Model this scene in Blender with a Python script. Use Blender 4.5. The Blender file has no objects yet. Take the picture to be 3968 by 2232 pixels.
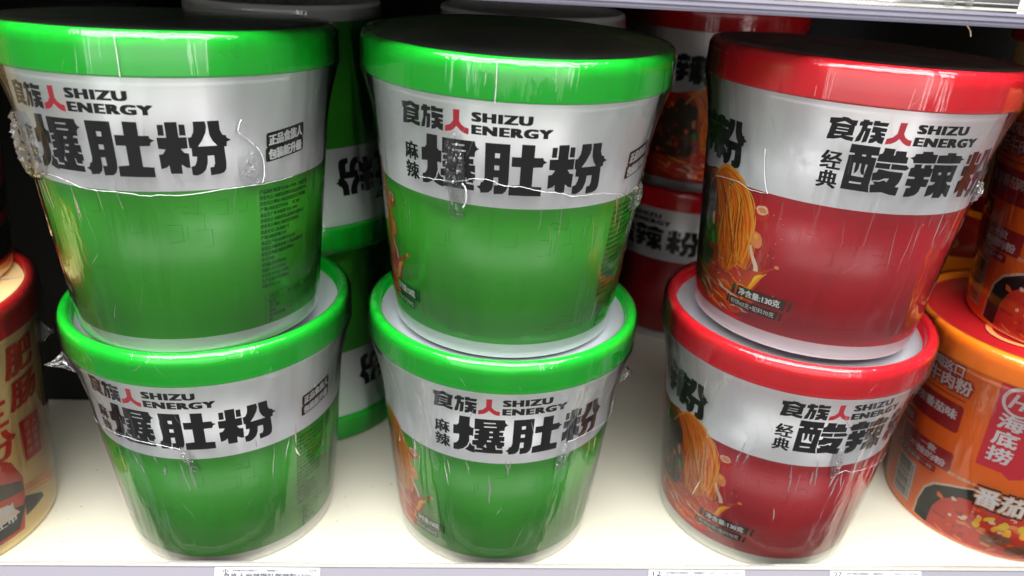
import bpy, bmesh, math, random
from mathutils import Matrix, Vector, noise
from math import radians as R, sin, cos, pi
random.seed(7)
S = bpy.context.scene
COL = S.collection
# ------------------------------------------------------------------ camera
YAW, PITCH, ROLL = R(4.0012), R(25.291), R(3.3617)
FWD = Vector((sin(YAW)*cos(PITCH), cos(YAW)*cos(PITCH), -sin(PITCH)))
RT = Vector((cos(YAW), -sin(YAW), 0)); UP = RT.cross(FWD)
R2 = RT*cos(ROLL)+UP*sin(ROLL); U2 = -RT*sin(ROLL)+UP*cos(ROLL)
cd = bpy.data.cameras.new('camera'); cam = bpy.data.objects.new('camera', cd); COL.objects.link(cam)
cam.matrix_world = Matrix(((R2.x,U2.x,-FWD.x,0),(R2.y,U2.y,-FWD.y,0),(R2.z,U2.z,-FWD.z,.2769),(0,0,0,1)))
cd.lens = 2982.7/3968*36; cd.sensor_width = 36; cd.clip_start = .01; cd.clip_end = 50
cd.dof.use_dof = True; cd.dof.focus_distance = .300; cd.dof.aperture_fstop = 10.0
S.camera = cam
# ------------------------------------------------------------------ light
S.view_settings.view_transform = 'Standard'; S.view_settings.look = 'None'
S.view_settings.exposure = 0.47; S.view_settings.gamma = 1.0; S.view_settings.use_curve_mapping = False
W = bpy.data.worlds.new('World'); S.world = W; W.use_nodes = True
bg = W.node_tree.nodes['Background']; bg.inputs[0].default_value = (.80,.90,1,1); bg.inputs[1].default_value = 1.0
_n = W.node_tree.nodes; _l = W.node_tree.links
_tc = _n.new('ShaderNodeTexCoord'); _sx = _n.new('ShaderNodeSeparateXYZ'); _cr = _n.new('ShaderNodeValToRGB'); _mr = _n.new('ShaderNodeMapRange')
_mr.inputs['From Min'].default_value = -1; _l.new(_tc.outputs['Generated'], _sx.inputs[0]); _l.new(_sx.outputs['Z'], _mr.inputs['Value']); _l.new(_mr.outputs[0], _cr.inputs[0])
_cr.color_ramp.elements[0].position = .44; _cr.color_ramp.elements[0].color = (.19,.187,.18,1)
_cr.color_ramp.elements[1].position = .56; _cr.color_ramp.elements[1].color = (.09,.10,.11,1); _l.new(_cr.outputs[0], bg.inputs[0])
def area(name, loc, to, sx, sy, power, col=(1,1,1)):
    l = bpy.data.lights.new(name, 'AREA'); l.shape = 'RECTANGLE'; l.size = sx; l.size_y = sy; l.energy = power; l.color = col
    o = bpy.data.objects.new(name, l); COL.objects.link(o); o.location = loc
    o.rotation_euler = (Vector(to)-Vector(loc)).to_track_quat('-Z', 'Y').to_euler(); return o
area('ceiling_light_panel', (0,-.14,1.6), (0,.27,.05), 2.4, .5, 37, (1,.985,.95))
area('aisle_light', (-.05,-.66,1.24), (0,.3,.12), 2.2, .5, 36, (1,.99,1))
area('front_fill_light', (0,-1.45,.42), (0,.3,.10), 2.4, 1.1, 11.5, (1,.985,.96))  # broad low fill added to even out the light on the cup fronts
area('streak_light', (.62,-.75,.42), (.1,.3,.1), .10, .9, 1.3, (1,.93,.96))  # added strip lamp, right: vertical streak highlights on lids and film
area('streak_light', (-.75,-.70,.40), (-.1,.3,.1), .09, .9, 1.2, (.93,1,.98))  # its left counterpart, also added only for the streaks
S.cycles.transparent_max_bounces = 24; S.cycles.max_bounces = 10
S.cycles.sample_clamp_indirect = 4.0
S.cycles.use_denoising = True
# ------------------------------------------------------------------ materials
def mat(name, col, rough=.5, metal=0., spec=.5, coat=0., var=0., vscale=60., bump=0., bscale=400., sss=0.):
    m = bpy.data.materials.new(name); m.use_nodes = True; nt = m.node_tree; b = nt.nodes['Principled BSDF']
    b.inputs['Base Color'].default_value = (*col,1); b.inputs['Roughness'].default_value = rough
    b.inputs['Metallic'].default_value = metal; b.inputs['Specular IOR Level'].default_value = spec
    b.inputs['Coat Weight'].default_value = coat; b.inputs['Coat Roughness'].default_value = .08
    tc = nt.nodes.new('ShaderNodeTexCoord')
    if var:
        n = nt.nodes.new('ShaderNodeTexNoise'); n.inputs['Scale'].default_value = vscale; n.inputs['Detail'].default_value = 5
        r = nt.nodes.new('ShaderNodeMapRange'); r.inputs['To Min'].default_value = 1-var; r.inputs['To Max'].default_value = 1+var
        mx = nt.nodes.new('ShaderNodeVectorMath'); mx.operation = 'SCALE'; mx.inputs[0].default_value = col
        nt.links.new(tc.outputs['Object'], n.inputs['Vector']); nt.links.new(n.outputs['Fac'], r.inputs['Value'])
        nt.links.new(r.outputs[0], mx.inputs['Scale']); nt.links.new(mx.outputs[0], b.inputs['Base Color'])
    if bump:
        n = nt.nodes.new('ShaderNodeTexNoise'); n.inputs['Scale'].default_value = bscale; n.inputs['Detail'].default_value = 4
        bp = nt.nodes.new('ShaderNodeBump'); bp.inputs['Strength'].default_value = bump; bp.inputs['Distance'].default_value = .0005
        nt.links.new(tc.outputs['Object'], n.inputs['Vector']); nt.links.new(n.outputs['Fac'], bp.inputs['Height'])
        nt.links.new(bp.outputs[0], b.inputs['Normal'])
    return m
def film_mat(name, gl=1.0, haze=0.02, bstr=.5, sc=(1,1,.12), scale=140., rough=.06):
    m = bpy.data.materials.new(name); m.use_nodes = True; nt = m.node_tree
    for n in list(nt.nodes): nt.nodes.remove(n)
    N = nt.nodes.new; L = nt.links.new
    out = N('ShaderNodeOutputMaterial'); tr = N('ShaderNodeBsdfTransparent'); g = N('ShaderNodeBsdfGlossy'); d = N('ShaderNodeBsdfDiffuse')
    tr.inputs[0].default_value = (.985,.985,.985,1); g.inputs[0].default_value = (1,1,1,1); g.inputs['Roughness'].default_value = rough
    d.inputs[0].default_value = (.85,.85,.87,1)
    tc = N('ShaderNodeTexCoord'); mp = N('ShaderNodeMapping'); mp.inputs['Scale'].default_value = sc
    n1 = N('ShaderNodeTexNoise'); n1.inputs['Scale'].default_value = scale; n1.inputs['Detail'].default_value = 3; n1.inputs['Distortion'].default_value = .6
    n2 = N('ShaderNodeTexNoise'); n2.inputs['Scale'].default_value = scale*.25; n2.inputs['Detail'].default_value = 2
    add = N('ShaderNodeMath'); add.operation = 'MULTIPLY_ADD'; add.inputs[1].default_value = 3.0
    bp = N('ShaderNodeBump'); bp.inputs['Strength'].default_value = bstr; bp.inputs['Distance'].default_value = .0008
    L(tc.outputs['Object'], mp.inputs[0]); L(mp.outputs[0], n1.inputs['Vector']); L(mp.outputs[0], n2.inputs['Vector'])
    L(n2.outputs['Fac'], add.inputs[0]); L(n1.outputs['Fac'], add.inputs[2]); L(add.outputs[0], bp.inputs['Height'])
    fr = N('ShaderNodeFresnel'); fr.inputs[0].default_value = 1.45; L(bp.outputs[0], fr.inputs['Normal']); L(bp.outputs[0], g.inputs['Normal'])
    mu = N('ShaderNodeMath'); mu.operation = 'MULTIPLY'; mu.inputs[1].default_value = gl; mu.use_clamp = True; L(fr.outputs[0], mu.inputs[0])
    m1 = N('ShaderNodeMixShader'); m1.inputs[0].default_value = haze; L(tr.outputs[0], m1.inputs[1]); L(d.outputs[0], m1.inputs[2])
    m2 = N('ShaderNodeMixShader'); L(mu.outputs[0], m2.inputs[0]); L(m1.outputs[0], m2.inputs[1]); L(g.outputs[0], m2.inputs[2])
    L(m2.outputs[0], out.inputs[0]); return m
M = dict(
 green_lid=mat('green_plastic', (.003,.47,.022), .22, spec=.5, bump=.05, bscale=120),
 red_lid=mat('red_plastic', (.66,.010,.020), .22, spec=.5, bump=.05, bscale=120),
 orange_lid=mat('orange_plastic', (.96,.26,.008), .28),
 darkred_lid=mat('scarlet_plastic', (.50,.012,.016), .3),
 silver=mat('silver_label', (.84,.845,.85), .38, metal=.36, coat=.12, var=.03, bump=.04, bscale=900),
 panel=mat('silver_lid_panel', (.60,.63,.67), .34, metal=.55, var=.02, bump=.02, bscale=60),
 base=mat('silver_base', (.74,.75,.76), .34, metal=.25, coat=.2),
 green=mat('green_label', (.040,.34,.018), .36, coat=0, var=.05, vscale=25),
 green_line=mat('green_pattern', (.017,.255,.016), .36),
 green_text=mat('dark_green_ink', (.006,.09,.012), .35),
 red=mat('red_label', (.44,.006,.016), .36, coat=0, var=.05, vscale=25),
 red_line=mat('red_pattern', (.37,.007,.016), .36),
 orange=mat('orange_label', (.95,.20,.006), .36, var=.04),
 cream=mat('cream_label', (.90,.70,.32), .4, var=.06, vscale=20),
 black=mat('black_ink', (.008,.008,.009), .34, spec=.2),
 grey_ink=mat('grey_ink', (.08,.08,.09), .5),
 white=mat('white_ink', (.78,.78,.78), .4),
 pink=mat('red_ink', (.72,.02,.045), .35),
 maroon=mat('maroon_ink', (.42,.010,.014), .4),
 o1=mat('noodle_orange', (.86,.17,.004), .4, var=.15, vscale=300), o2=mat('noodle_amber', (.95,.34,.012), .4, var=.1, vscale=300),
 o3=mat('noodle_yellow', (.95,.50,.06), .4), o4=mat('noodle_rust', (.36,.05,.006), .4, var=.2, vscale=300),
 soup=mat('soup_red', (.42,.025,.006), .4, var=.35, vscale=260), dark=mat('soup_brown', (.055,.022,.010), .45, var=.4, vscale=300),
 pale=mat('broth_highlight', (.85,.66,.50), .4), leaf=mat('scallion_green', (.06,.30,.03), .4), peanut=mat('peanut', (.82,.33,.12), .4, var=.1, vscale=300),
 corn=mat('corn_yellow', (.85,.62,.04), .4), beef=mat('beef_brown', (.28,.10,.05), .5, var=.4, vscale=250), tomato=mat('tomato_red', (.66,.04,.015), .4, var=.25, vscale=200),
 shelf=mat('cream_enamel', (.57,.55,.44), .42, var=.07, vscale=22, bump=.03, bscale=300),
 speck=mat('dust', (.30,.28,.24), .8),
 rail=mat('grey_rail', (.20,.19,.22), .4, spec=.3),
 rail2=mat('lilac_rail', (.12,.115,.15), .35),
 railw=mat('pale_rail', (.40,.40,.36), .3),
 paper=mat('price_paper', (.50,.50,.51), .6), ink=mat('price_ink', (.10,.10,.13), .7),
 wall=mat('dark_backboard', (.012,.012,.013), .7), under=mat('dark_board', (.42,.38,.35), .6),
 shade_box=mat('shade_black', (.010,.010,.010), .7, spec=.2),  # black of the box added to stand in for shade
 beige=mat('beige_pack', (.62,.55,.45), .5, var=.1),
 film=film_mat('shrink_film_clear', 1.05, .004, .85),
 film_top=film_mat('shrink_film_flat', 1.0, .006, .10, (1,1,1), 40., .12),
 film_c=film_mat('shrink_film_creased', 1.35, .012, .5, (1,1,.7), 240., .05),
 crease=film_mat('shrink_film_crease', .9, .015, .4, (1,1,.5), 300., .08),
 seam=film_mat('shrink_film_seam', 4.0, .55, .8, (1,1,1), 500., .15),
 clear=film_mat('clear_plastic', 1.2, .02, .05, (1,1,1), 30., .05),
)
# ------------------------------------------------------------------ object helpers
def link(name, me, mats=(), parent=None):
    for m in mats: me.materials.append(M[m])
    o = bpy.data.objects.new(name, me); COL.objects.link(o)
    if parent is not None: o.parent = parent
    return o
def tag(o, label, cat, group=None):
    o['label'] = label; o['category'] = cat
    if group: o['group'] = group
def empty(name, mw, label, cat, group=None):
    o = bpy.data.objects.new(name, None); COL.objects.link(o); o.matrix_world = mw; o.empty_display_size = .02
    tag(o, label, cat, group); return o
def structure(o):
    o['kind'] = 'structure'; return o
def mesh(name, vs, fs, mi=None, smooth=True, normals=None):
    me = bpy.data.meshes.new(name); me.from_pydata(vs, [], fs)
    if mi: me.polygons.foreach_set('material_index', mi)
    if smooth: me.polygons.foreach_set('use_smooth', [True]*len(me.polygons))
    me.update()
    if normals: me.normals_split_custom_set_from_vertices(normals)
    return me
def boxes(name, bx, mats, parent=None, bevel=0.):
    bm = bmesh.new()
    for (x0,x1,y0,y1,z0,z1,mi) in bx:
        r = bmesh.ops.create_cube(bm, size=1); 
        bmesh.ops.scale(bm, vec=(x1-x0,y1-y0,z1-z0), verts=r['verts']); bmesh.ops.translate(bm, vec=((x0+x1)/2,(y0+y1)/2,(z0+z1)/2), verts=r['verts'])
        for f in {f for v in r['verts'] for f in v.link_faces}: f.material_index = mi
    if bevel: bmesh.ops.bevel(bm, geom=bm.edges[:], offset=bevel, segments=2, affect='EDGES')
    me = bpy.data.meshes.new(name); bm.to_mesh(me); bm.free(); return link(name, me, mats, parent)
def lathe(name, prof, mats, parent=None, seg=144, wob=0, seed=0):
    # prof: (r, z, material index of the band above this point)
    vs, fs, mi = [], [], []
    for (r, z, m) in prof:
        for k in range(seg):
            a = 2*pi*k/seg; vs.append((r*sin(a), -r*cos(a), z))
    n = len(prof)
    for i in range(n-1):
        for k in range(seg):
            k2 = (k+1) % seg; fs.append((i*seg+k, i*seg+k2, (i+1)*seg+k2, (i+1)*seg+k)); mi.append(prof[i][2])
    if prof[0][0] < 1e-3 or prof[-1][0] < 1e-3: pass
    me = mesh(name, vs, fs, mi); return link(name, me, mats, parent)
# ------------------------------------------------------------------ flat print, bent round a cup
def flat_fill(polys):
    cu = bpy.data.curves.new('c', 'CURVE'); cu.dimensions = '2D'; cu.fill_mode = 'BOTH'
    for p in polys:
        sp = cu.splines.new('POLY'); sp.points.add(len(p)-1); sp.use_cyclic_u = True
        for q, (x, y) in zip(sp.points, p): q.co = (x, y, 0, 1)
    return curve_faces(cu)
def curve_faces(cu):
    o = bpy.data.objects.new('c', cu); COL.objects.link(o)
    bpy.context.view_layer.update()
    me = bpy.data.meshes.new_from_object(o.evaluated_get(bpy.context.evaluated_depsgraph_get()))
    out = [[(me.vertices[i].co.x, me.vertices[i].co.y) for i in p.vertices] for p in me.polygons]
    bpy.data.objects.remove(o); bpy.data.meshes.remove(me); bpy.data.curves.remove(cu); return out
TXT = {}
def text(s, x0, x1, y0, y1, bx=0., by=0., slant=0., rise=0.):
    """faces of the words s fitted into the label box; bx, by thicken the strokes (label units)"""
    if s not in TXT:
        cu = bpy.data.curves.new('t', 'FONT'); cu.body = s; cu.resolution_u = 3
        if s in ('SHIZU','ENERGY'): cu.space_character = 1.18
        TXT[s] = curve_faces(cu)
    F = TXT[s]
    if not F: return []
    xs = [q[0] for f in F for q in f]; ys = [q[1] for f in F for q in f]
    ax, bx_, ay, by_ = min(xs), max(xs), min(ys), max(ys)
    kx = (x1-x0-2*bx)/(bx_-ax); ky = (y1-y0-2*by)/(by_-ay+1e-6)
    res = []
    offs = [(0,0)]
    if bx or by: offs = [(dx,dy) for dx in ((-bx,0,bx) if bx else (0,)) for dy in ((-by,by) if by else (0,))]
    for k, (dx, dy) in enumerate(offs):
        for f in F:
            res.append([(x0+bx+(x-ax)*kx+dx+slant*((y-ay)*ky), y0+by+(y-ay)*ky+dy+rise*(x-ax)*kx) for x, y in f])
    return res
def rect(x0, x1, y0, y1, sl=0.): return [[(x0,y0),(x1,y0),(x1+sl,y1),(x0+sl,y1)]]
def rrect(x0, x1, y0, y1, r, rise=0., n=4):
    p = []
    for cx, cy, a0 in ((x1-r,y0+r,-90),(x1-r,y1-r,0),(x0+r,y1-r,90),(x0+r,y0+r,180)):
        for k in range(n+1):
            a = R(a0+90*k/n); p.append((cx+r*cos(a), cy+r*sin(a)+rise*(cx-x0)))
    return [p]
def blob(cx, cy, rx, ry, n=14, jit=.15, rot=0., rnd=random):
    p = []
    for k in range(n):
        a = 2*pi*k/n; j = 1+rnd.uniform(-jit, jit); x, y = rx*cos(a)*j, ry*sin(a)*j
        p.append((cx+x*cos(rot)-y*sin(rot), cy+x*sin(rot)+y*cos(rot)))
    return [p]
def ribbon(pts, w):
    """quads along a line, w = width or (start, middle, end)"""
    if not isinstance(w, tuple): w = (w, w, w)
    n = len(pts); L, Rr = [], []
    for i, (x, y) in enumerate(pts):
        a = pts[max(0,i-1)]; b = pts[min(n-1,i+1)]; dx, dy = b[0]-a[0], b[1]-a[1]; l = math.hypot(dx, dy) or 1
        t = i/(n-1); ww = (w[0]+(w[1]-w[0])*t*2 if t < .5 else w[1]+(w[2]-w[1])*(t*2-1))/2
        L.append((x-dy/l*ww, y+dx/l*ww)); Rr.append((x+dy/l*ww, y-dx/l*ww))
    return [[L[i], Rr[i], Rr[i+1], L[i+1]] for i in range(n-1)]
def spline(P, n=8):
    out = []
    for i in range(len(P)-1):
        p0, p1, p2, p3 = P[max(0,i-1)], P[i], P[i+1], P[min(len(P)-1,i+2)]
        for k in range(n):
            t = k/n
            out.append(tuple(.5*(2*p1[j]+(p2[j]-p0[j])*t+(2*p0[j]-5*p1[j]+4*p2[j]-p3[j])*t*t+(3*p1[j]-p0[j]-3*p2[j]+p3[j])*t**3) for j in (0,1)))
    return out+[P[-1]]
def clipx(poly, x, keep_right):
    out = []; n = len(poly)
    for i in range(n):
        a, b = poly[i], poly[(i+1) % n]; ia = (a[0] >= x) == keep_right or a[0] == x; ib = (b[0] >= x) == keep_right or b[0] == x
        if ia: out.append(a)
        if ia != ib:
            t = (x-a[0])/(b[0]-a[0]); out.append((x, a[1]+t*(b[1]-a[1])))
    return out
STEP = 2.5
def wrap(name, layers, prof, parent, z_of=1e-3):
    """layers: (faces in (degrees, mm), material, height in mm above the cup wall)"""
    vs, fs, mi, nn, mats, idx = [], [], [], [], [], {}
    r0, r1, h = prof; k = (r1-r0)/h; nl = 1/math.sqrt(1+k*k)
    for faces, m, lift in layers:
        if m not in mats: mats.append(m)
        m_i = mats.index(m)
        for f in faces:
            xs = [q[0] for q in f]; a, b = math.floor(min(xs)/STEP), math.floor((max(xs)-1e-6)/STEP)
            for s in range(a, b+1):
                g = f
                if min(xs) < s*STEP: g = clipx(g, s*STEP, True)
                if len(g) >= 3 and max(xs) > (s+1)*STEP: g = clipx(g, (s+1)*STEP, False)
                if len(g) < 3: continue
                ids = []
                for (x, y) in g:
                    key = (round(x,3), round(y,3), round(lift,3), m_i)
                    if key not in idx:
                        idx[key] = len(vs); t = R(x); z = y*z_of; r = r0+k*z+lift*1e-3
                        vs.append((r*sin(t), -r*cos(t), z)); nn.append((sin(t)*nl, -cos(t)*nl, -k*nl))
                    i = idx[key]
                    if i not in ids: ids.append(i)
                if len(ids) < 3: continue
                # face outwards
                ar = sum(g[i][0]*g[(i+1)%len(g)][1]-g[(i+1)%len(g)][0]*g[i][1] for i in range(len(g)))
                if ar < 0: ids.reverse()
                fs.append(ids); mi.append(m_i)
    me = mesh(name, vs, fs, mi, True, nn); return link(name, me, mats, parent)
GLYPHS = {
 'shi': [[(-48.8,100.3), (-44.9,100.7), (-44.8,101.1), (-43,101.1), (-41.4,100.4), (-39.4,100.4), (-39.6,98.5), (-40,98.4), (-40.1,94.8), (-42.6,94.5), (-39.5,94.2), (-39.7,92.7), (-42,92.9), (-43.8,93.4), (-46.1,92.7), (-48.7,92.4), (-48.6,94.3), (-48.4,94.5), (-48,98.1), (-48.8,98.4)], [(-46.5,98.6), (-43.8,99.6), (-41.3,98.6), (-43.9,98.7)], [(-45.8,97.3), (-41.9,97.3), (-41.9,97), (-45.9,97)], [(-46,96.2), (-42,96.2), (-42.1,95.9), (-46.1,95.8)], [(-46.3,94.5), (-43.7,94.7), (-44.3,94.3), (-46.3,94.1)]],
 'zu': [[(-37.7,101.1), (-35.7,101.1), (-35.8,100.6), (-34.4,100.6), (-34.5,99.3), (-35.8,99.2), (-35.9,98.2), (-34.5,98.2), (-34.8,94.4), (-35,93.2), (-36.6,92.7), (-36.2,97), (-36.5,97), (-37.1,93.7), (-37.4,93.1), (-38.9,92.7), (-38.7,94.2), (-37.9,96.4), (-37.6,98.8), (-38.7,98.7), (-38.6,100.2), (-37.7,100.5)], [(-34,101.1), (-32.1,101.2), (-32.1,100.7), (-29,100.8), (-29.3,99.4), (-34.2,99.3), (-34.1,100.9)], [(-34,99.1), (-29.1,98.7), (-29.2,97.4), (-31,97.4), (-31,97.1), (-29.3,96.9), (-29.3,95.9), (-30.6,95.9), (-30.1,95.5), (-29.2,95.5), (-29.4,92.9), (-31.1,93.3), (-31.7,93.9), (-32.8,93.1), (-34.3,92.8), (-34.2,94.4), (-33,94.9), (-34.2,94.9), (-34.1,95.9), (-32.8,96), (-32.8,96.8), (-34.1,96.8)]],
 'ren': [[(-25.2,101.3), (-22.6,101.4), (-22.8,101), (-22.9,97.4), (-22.1,96.2), (-20.9,95.5), (-19.4,95.2), (-19.4,93.1), (-21,93.3), (-22.5,94.1), (-24,95.5), (-24.9,94.4), (-26.3,93.5), (-28.5,93), (-28.4,95.1), (-26.5,95.8), (-25.2,97.3)]],
 'bao': [[(-36.6,90.7), (-31.9,90.9), (-32.1,86.2), (-31.4,85.5), (-30.2,85.4), (-30.5,80.8), (-31.5,81.1), (-32.2,80.8), (-32.1,78), (-33.2,75), (-35,73.1), (-37.2,71.9), (-39.7,71.6), (-39.5,75.1), (-38.2,75.6), (-37.3,76.9), (-36.9,78.3), (-36.8,80.7), (-39.7,80.2), (-39.4,85.2), (-37.9,85.4), (-37,86.4)], [(-31.9,77.1), (-30.9,75.7), (-29.7,75.4), (-29.7,71.8), (-32,72.2), (-34.1,73), (-32.6,74.9)], [(-29.8,90.6), (-17,90.9), (-16.8,89.5), (-16.1,88.5), (-15.3,88.3), (-16.3,87.7), (-16.9,86.9), (-17,85.2), (-19,85), (-19.1,84.3), (-17.4,84.3), (-17.5,82.3), (-19.1,82.4), (-19,81.9), (-16.8,82), (-16.8,79.3), (-18.7,79.5), (-18.1,78.9), (-16.7,78.8), (-16.7,76.6), (-17.5,76.5), (-17.5,75.3), (-19.8,75.4), (-20.2,77.1), (-20.6,77), (-20.3,74.7), (-17.2,74.6), (-17.1,72.5), (-29.7,72.3), (-29.6,73.8), (-26.4,74.1), (-26.3,74.6), (-28.8,74.6), (-29,76.1), (-30.9,76.2), (-30.8,78.7), (-28.3,79.2), (-28.3,79.6), (-29.9,79.5), (-30,81.8), (-28.1,82.2), (-28.1,82.7), (-29.6,82.5), (-29.6,84.1), (-27.9,84.4), (-27.9,85), (-30,84.8)], [(-25.9,89), (-20.9,89.2), (-20.9,88.6), (-25.9,88.4)], [(-25.8,87), (-20.4,87.2), (-20.4,86.6), (-25.8,86.4)], [(-23.4,84.4), (-21.9,84.5), (-21.9,83.6), (-23.4,83.6)], [(-23.4,81.7), (-21.9,81.8), (-21.9,81.1), (-23.4,80.9)], [(-24.3,79.5), (-22.5,79.5), (-22.5,78.7), (-24.3,78.6)], [(-25.8,75.9), (-24.9,77.4), (-24.4,75.3)]],
 'du': [[(-13.2,90.9), (-4.3,91), (-4.3,77.5), (-4.5,75), (-5.2,73.3), (-6.4,72.3), (-9.6,72), (-9.7,75.4), (-8.1,75.5), (-8.1,78.5), (-9.8,78.4), (-9.9,75.4), (-10.3,73.7), (-11.6,72.4), (-14.6,72), (-14.9,73.4), (-16.2,74.2), (-14.9,74.8), (-14.5,76.1), (-13.7,76.3), (-13.2,78), (-13.2,87.3)], [(-9.6,87.4), (-7.8,87.4), (-7.9,85.7), (-9.6,85.7)], [(-9.7,82.9), (-7.9,82.9), (-7.9,81.2), (-9.7,81.2)]],
 'tu': [[(-0.2,91.2), (4.5,91.1), (4.5,86.5), (7.8,86.5), (8,85.6), (9.4,84.9), (8.1,84.2), (7.8,83), (4.4,82.9), (4.4,75.7), (8.1,75.5), (8.1,72), (-4.1,72), (-4,75.6), (-0.2,76.1), (-0.2,82.9), (-3.5,82.9), (-3.5,86.5), (-0.2,86.5)]],
 'fen': [[(10.8,90.3), (12.7,90.3), (12.7,86.6), (10.8,86.6)], [(17.6,90.3), (19.5,90.3), (19.6,86.5), (17.6,86.6)], [(13.2,91.2), (17.1,91.2), (17.2,85.9), (19.8,85.9), (19.8,82), (17.5,81.9), (18.5,80.5), (20,80.2), (20,75), (18.6,75.3), (17.2,76.4), (17.2,73.1), (13.4,73.2), (13.1,76.3), (12.4,75.5), (10.4,74.9), (10.2,80), (11.6,80.2), (12.6,81.8), (10.3,82.1), (10.2,85.9), (13.3,85.9)], [(22.2,91.2), (26.1,91.2), (26.4,89.3), (26,87.2), (24.7,84.6), (23.2,82.5), (29.6,82.5), (28.1,84.3), (27.2,86.5), (26.8,91.2), (30.7,91.2), (30.9,87.8), (31.7,86.2), (32.8,86), (33,85.1), (34.5,84.2), (33,83.6), (32.9,82), (32,82), (32.4,76.1), (32.2,73.8), (31.4,72.7), (29.8,72.2), (26.7,72), (26.6,74.8), (28,75), (28.4,76.3), (28.3,79.1), (26.1,79.1), (25.9,76.5), (25.1,74.1), (23.7,72.8), (22.2,72.2), (20.5,72.4), (20.3,75.4), (21.6,75.8), (22.3,77.4), (22.5,79), (21,79.1), (21,81.9), (20.3,82.1), (20.1,85.7), (21.2,85.9), (22,87.5), (22.2,89)]],
 'suan': [[(-22.6,91.9), (-12.5,91.8), (-12.4,88.6), (-14.8,88.5), (-14.7,87.8), (-12.8,87.7), (-12.8,77), (-12.2,74.4), (-15.6,74.5), (-22.7,74.6), (-22.6,87.7), (-20.7,88), (-20.8,88.6), (-22.7,88.6)], [(-11,91.8), (-7.1,91.7), (-7.2,89.3), (-6.7,89.3), (-6.7,91.1), (-2.8,91.1), (-2.6,89.2), (-1.6,89), (-1.5,86.6), (-12.4,86.6), (-12.3,89.3), (-11.3,89.6), (-11,90.6)], [(-12.4,86.1), (-7.3,86.1), (-7.2,84), (-12.5,84.1)], [(-6.8,86.1), (-1.3,86), (0,84.9), (-1,84), (-6.7,84.1)], [(-11,83.8), (-6.9,83.3), (-1.7,83.1), (-1.7,81.1), (-2.1,79.1), (-3.1,77.5), (-1.5,77.4), (-1.7,74.1), (-4.2,74.3), (-7.4,75), (-11.8,74.5), (-12.4,77.5), (-10.9,77.8), (-11.9,79), (-12.4,79.2), (-12.7,82.1), (-11.4,82.5)], [(-18.1,88.4), (-16.7,88.5), (-16.7,87.8), (-18,87.8)], [(-20.3,85), (-19.5,85), (-19.4,82.4), (-19.3,80.9), (-18.5,81.7), (-18.1,82.9), (-18.1,85), (-17.5,85), (-17.3,82.4), (-16.7,81.1), (-15.6,80.7), (-15.9,82.6), (-16,84.9), (-15.2,84.9), (-15.5,81.9), (-15.6,79.9), (-20,80.1)], [(-20.1,77.9), (-15.7,77.9), (-15.7,77.2), (-20.1,77.2)], [(-12,79.3), (-9.6,79.5), (-7.9,80.4), (-6.2,80.6), (-6.8,79), (-7.8,79.7), (-9.4,79), (-11.8,78.9)]],
 'la': [[(3.3,91.5), (7.4,91.6), (7.7,90.6), (9.8,90.5), (9.9,87.2), (0.9,87), (0.4,88.3), (-1,88.9), (0.5,89.4), (0.8,90.5), (3.4,90.7)], [(1.7,86.6), (4.6,86.8), (4.7,85.3), (5.9,85.3), (5.8,86.5), (8.7,86.6), (8.8,85.3), (10,85.2), (9.8,82), (7.2,81.9), (7.4,81.1), (9.8,81), (9.6,78), (7.3,78.1), (7.1,76.1), (5.8,74.7), (3.6,74), (1.3,73.9), (1.5,77.4), (2.9,77.5), (3.1,78.2), (0.7,78.3), (0.6,81), (3.5,81.1), (3.4,81.8), (0.5,82), (0.6,85.2), (1.8,85.4)], [(14.1,91.3), (18.3,91.2), (18.3,90.3), (21.7,90), (22.2,89.1), (23.9,88.7), (22.2,88.2), (22.1,87.1), (10.4,87.3), (10.3,90.3), (14.1,90.4)], [(9.7,86.7), (21.4,86.4), (21.3,79.8), (18.6,79.9), (20,78.7), (21.9,78.5), (22,73.7), (20.4,74.1), (18.8,75.6), (18,73.6), (14.1,73.7), (14.1,75.9), (12.9,74.8), (10.3,74.1), (10.3,78.6), (12.3,78.9), (13.2,79.9), (10.6,80.2)], [(13.1,83.8), (14.4,83.8), (14.5,82.7), (13.1,82.8)], [(17.5,83.8), (19.2,83.7), (19.1,82.6), (17.5,82.7)]],
}
def T(s, x0, x1, y0, y1, m, lift, bx=0., by=0., slant=0., rise=0.):
    f = text(s, x0, x1, y0, y1, bx, by, slant, rise); n = 1
    if bx or by: n = (3 if bx else 1)*(2 if by else 1)
    q = len(f)//n
    return [(f[i*q:(i+1)*q], m, lift+.003*i) for i in range(n)]
GF = {}
def glyph(name, dx=0.):
    if name not in GF:
        f = []
        pl = GLYPHS[name]; f = flat_fill(pl)
        GF[name] = f
    return [[(x+dx, y) for x, y in q] for q in GF[name]]
H, HL, RB, RTOP, RLID = .1206, .0146, .0485, .0580, .0617
PROF = (RB, RTOP, H-HL)
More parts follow.
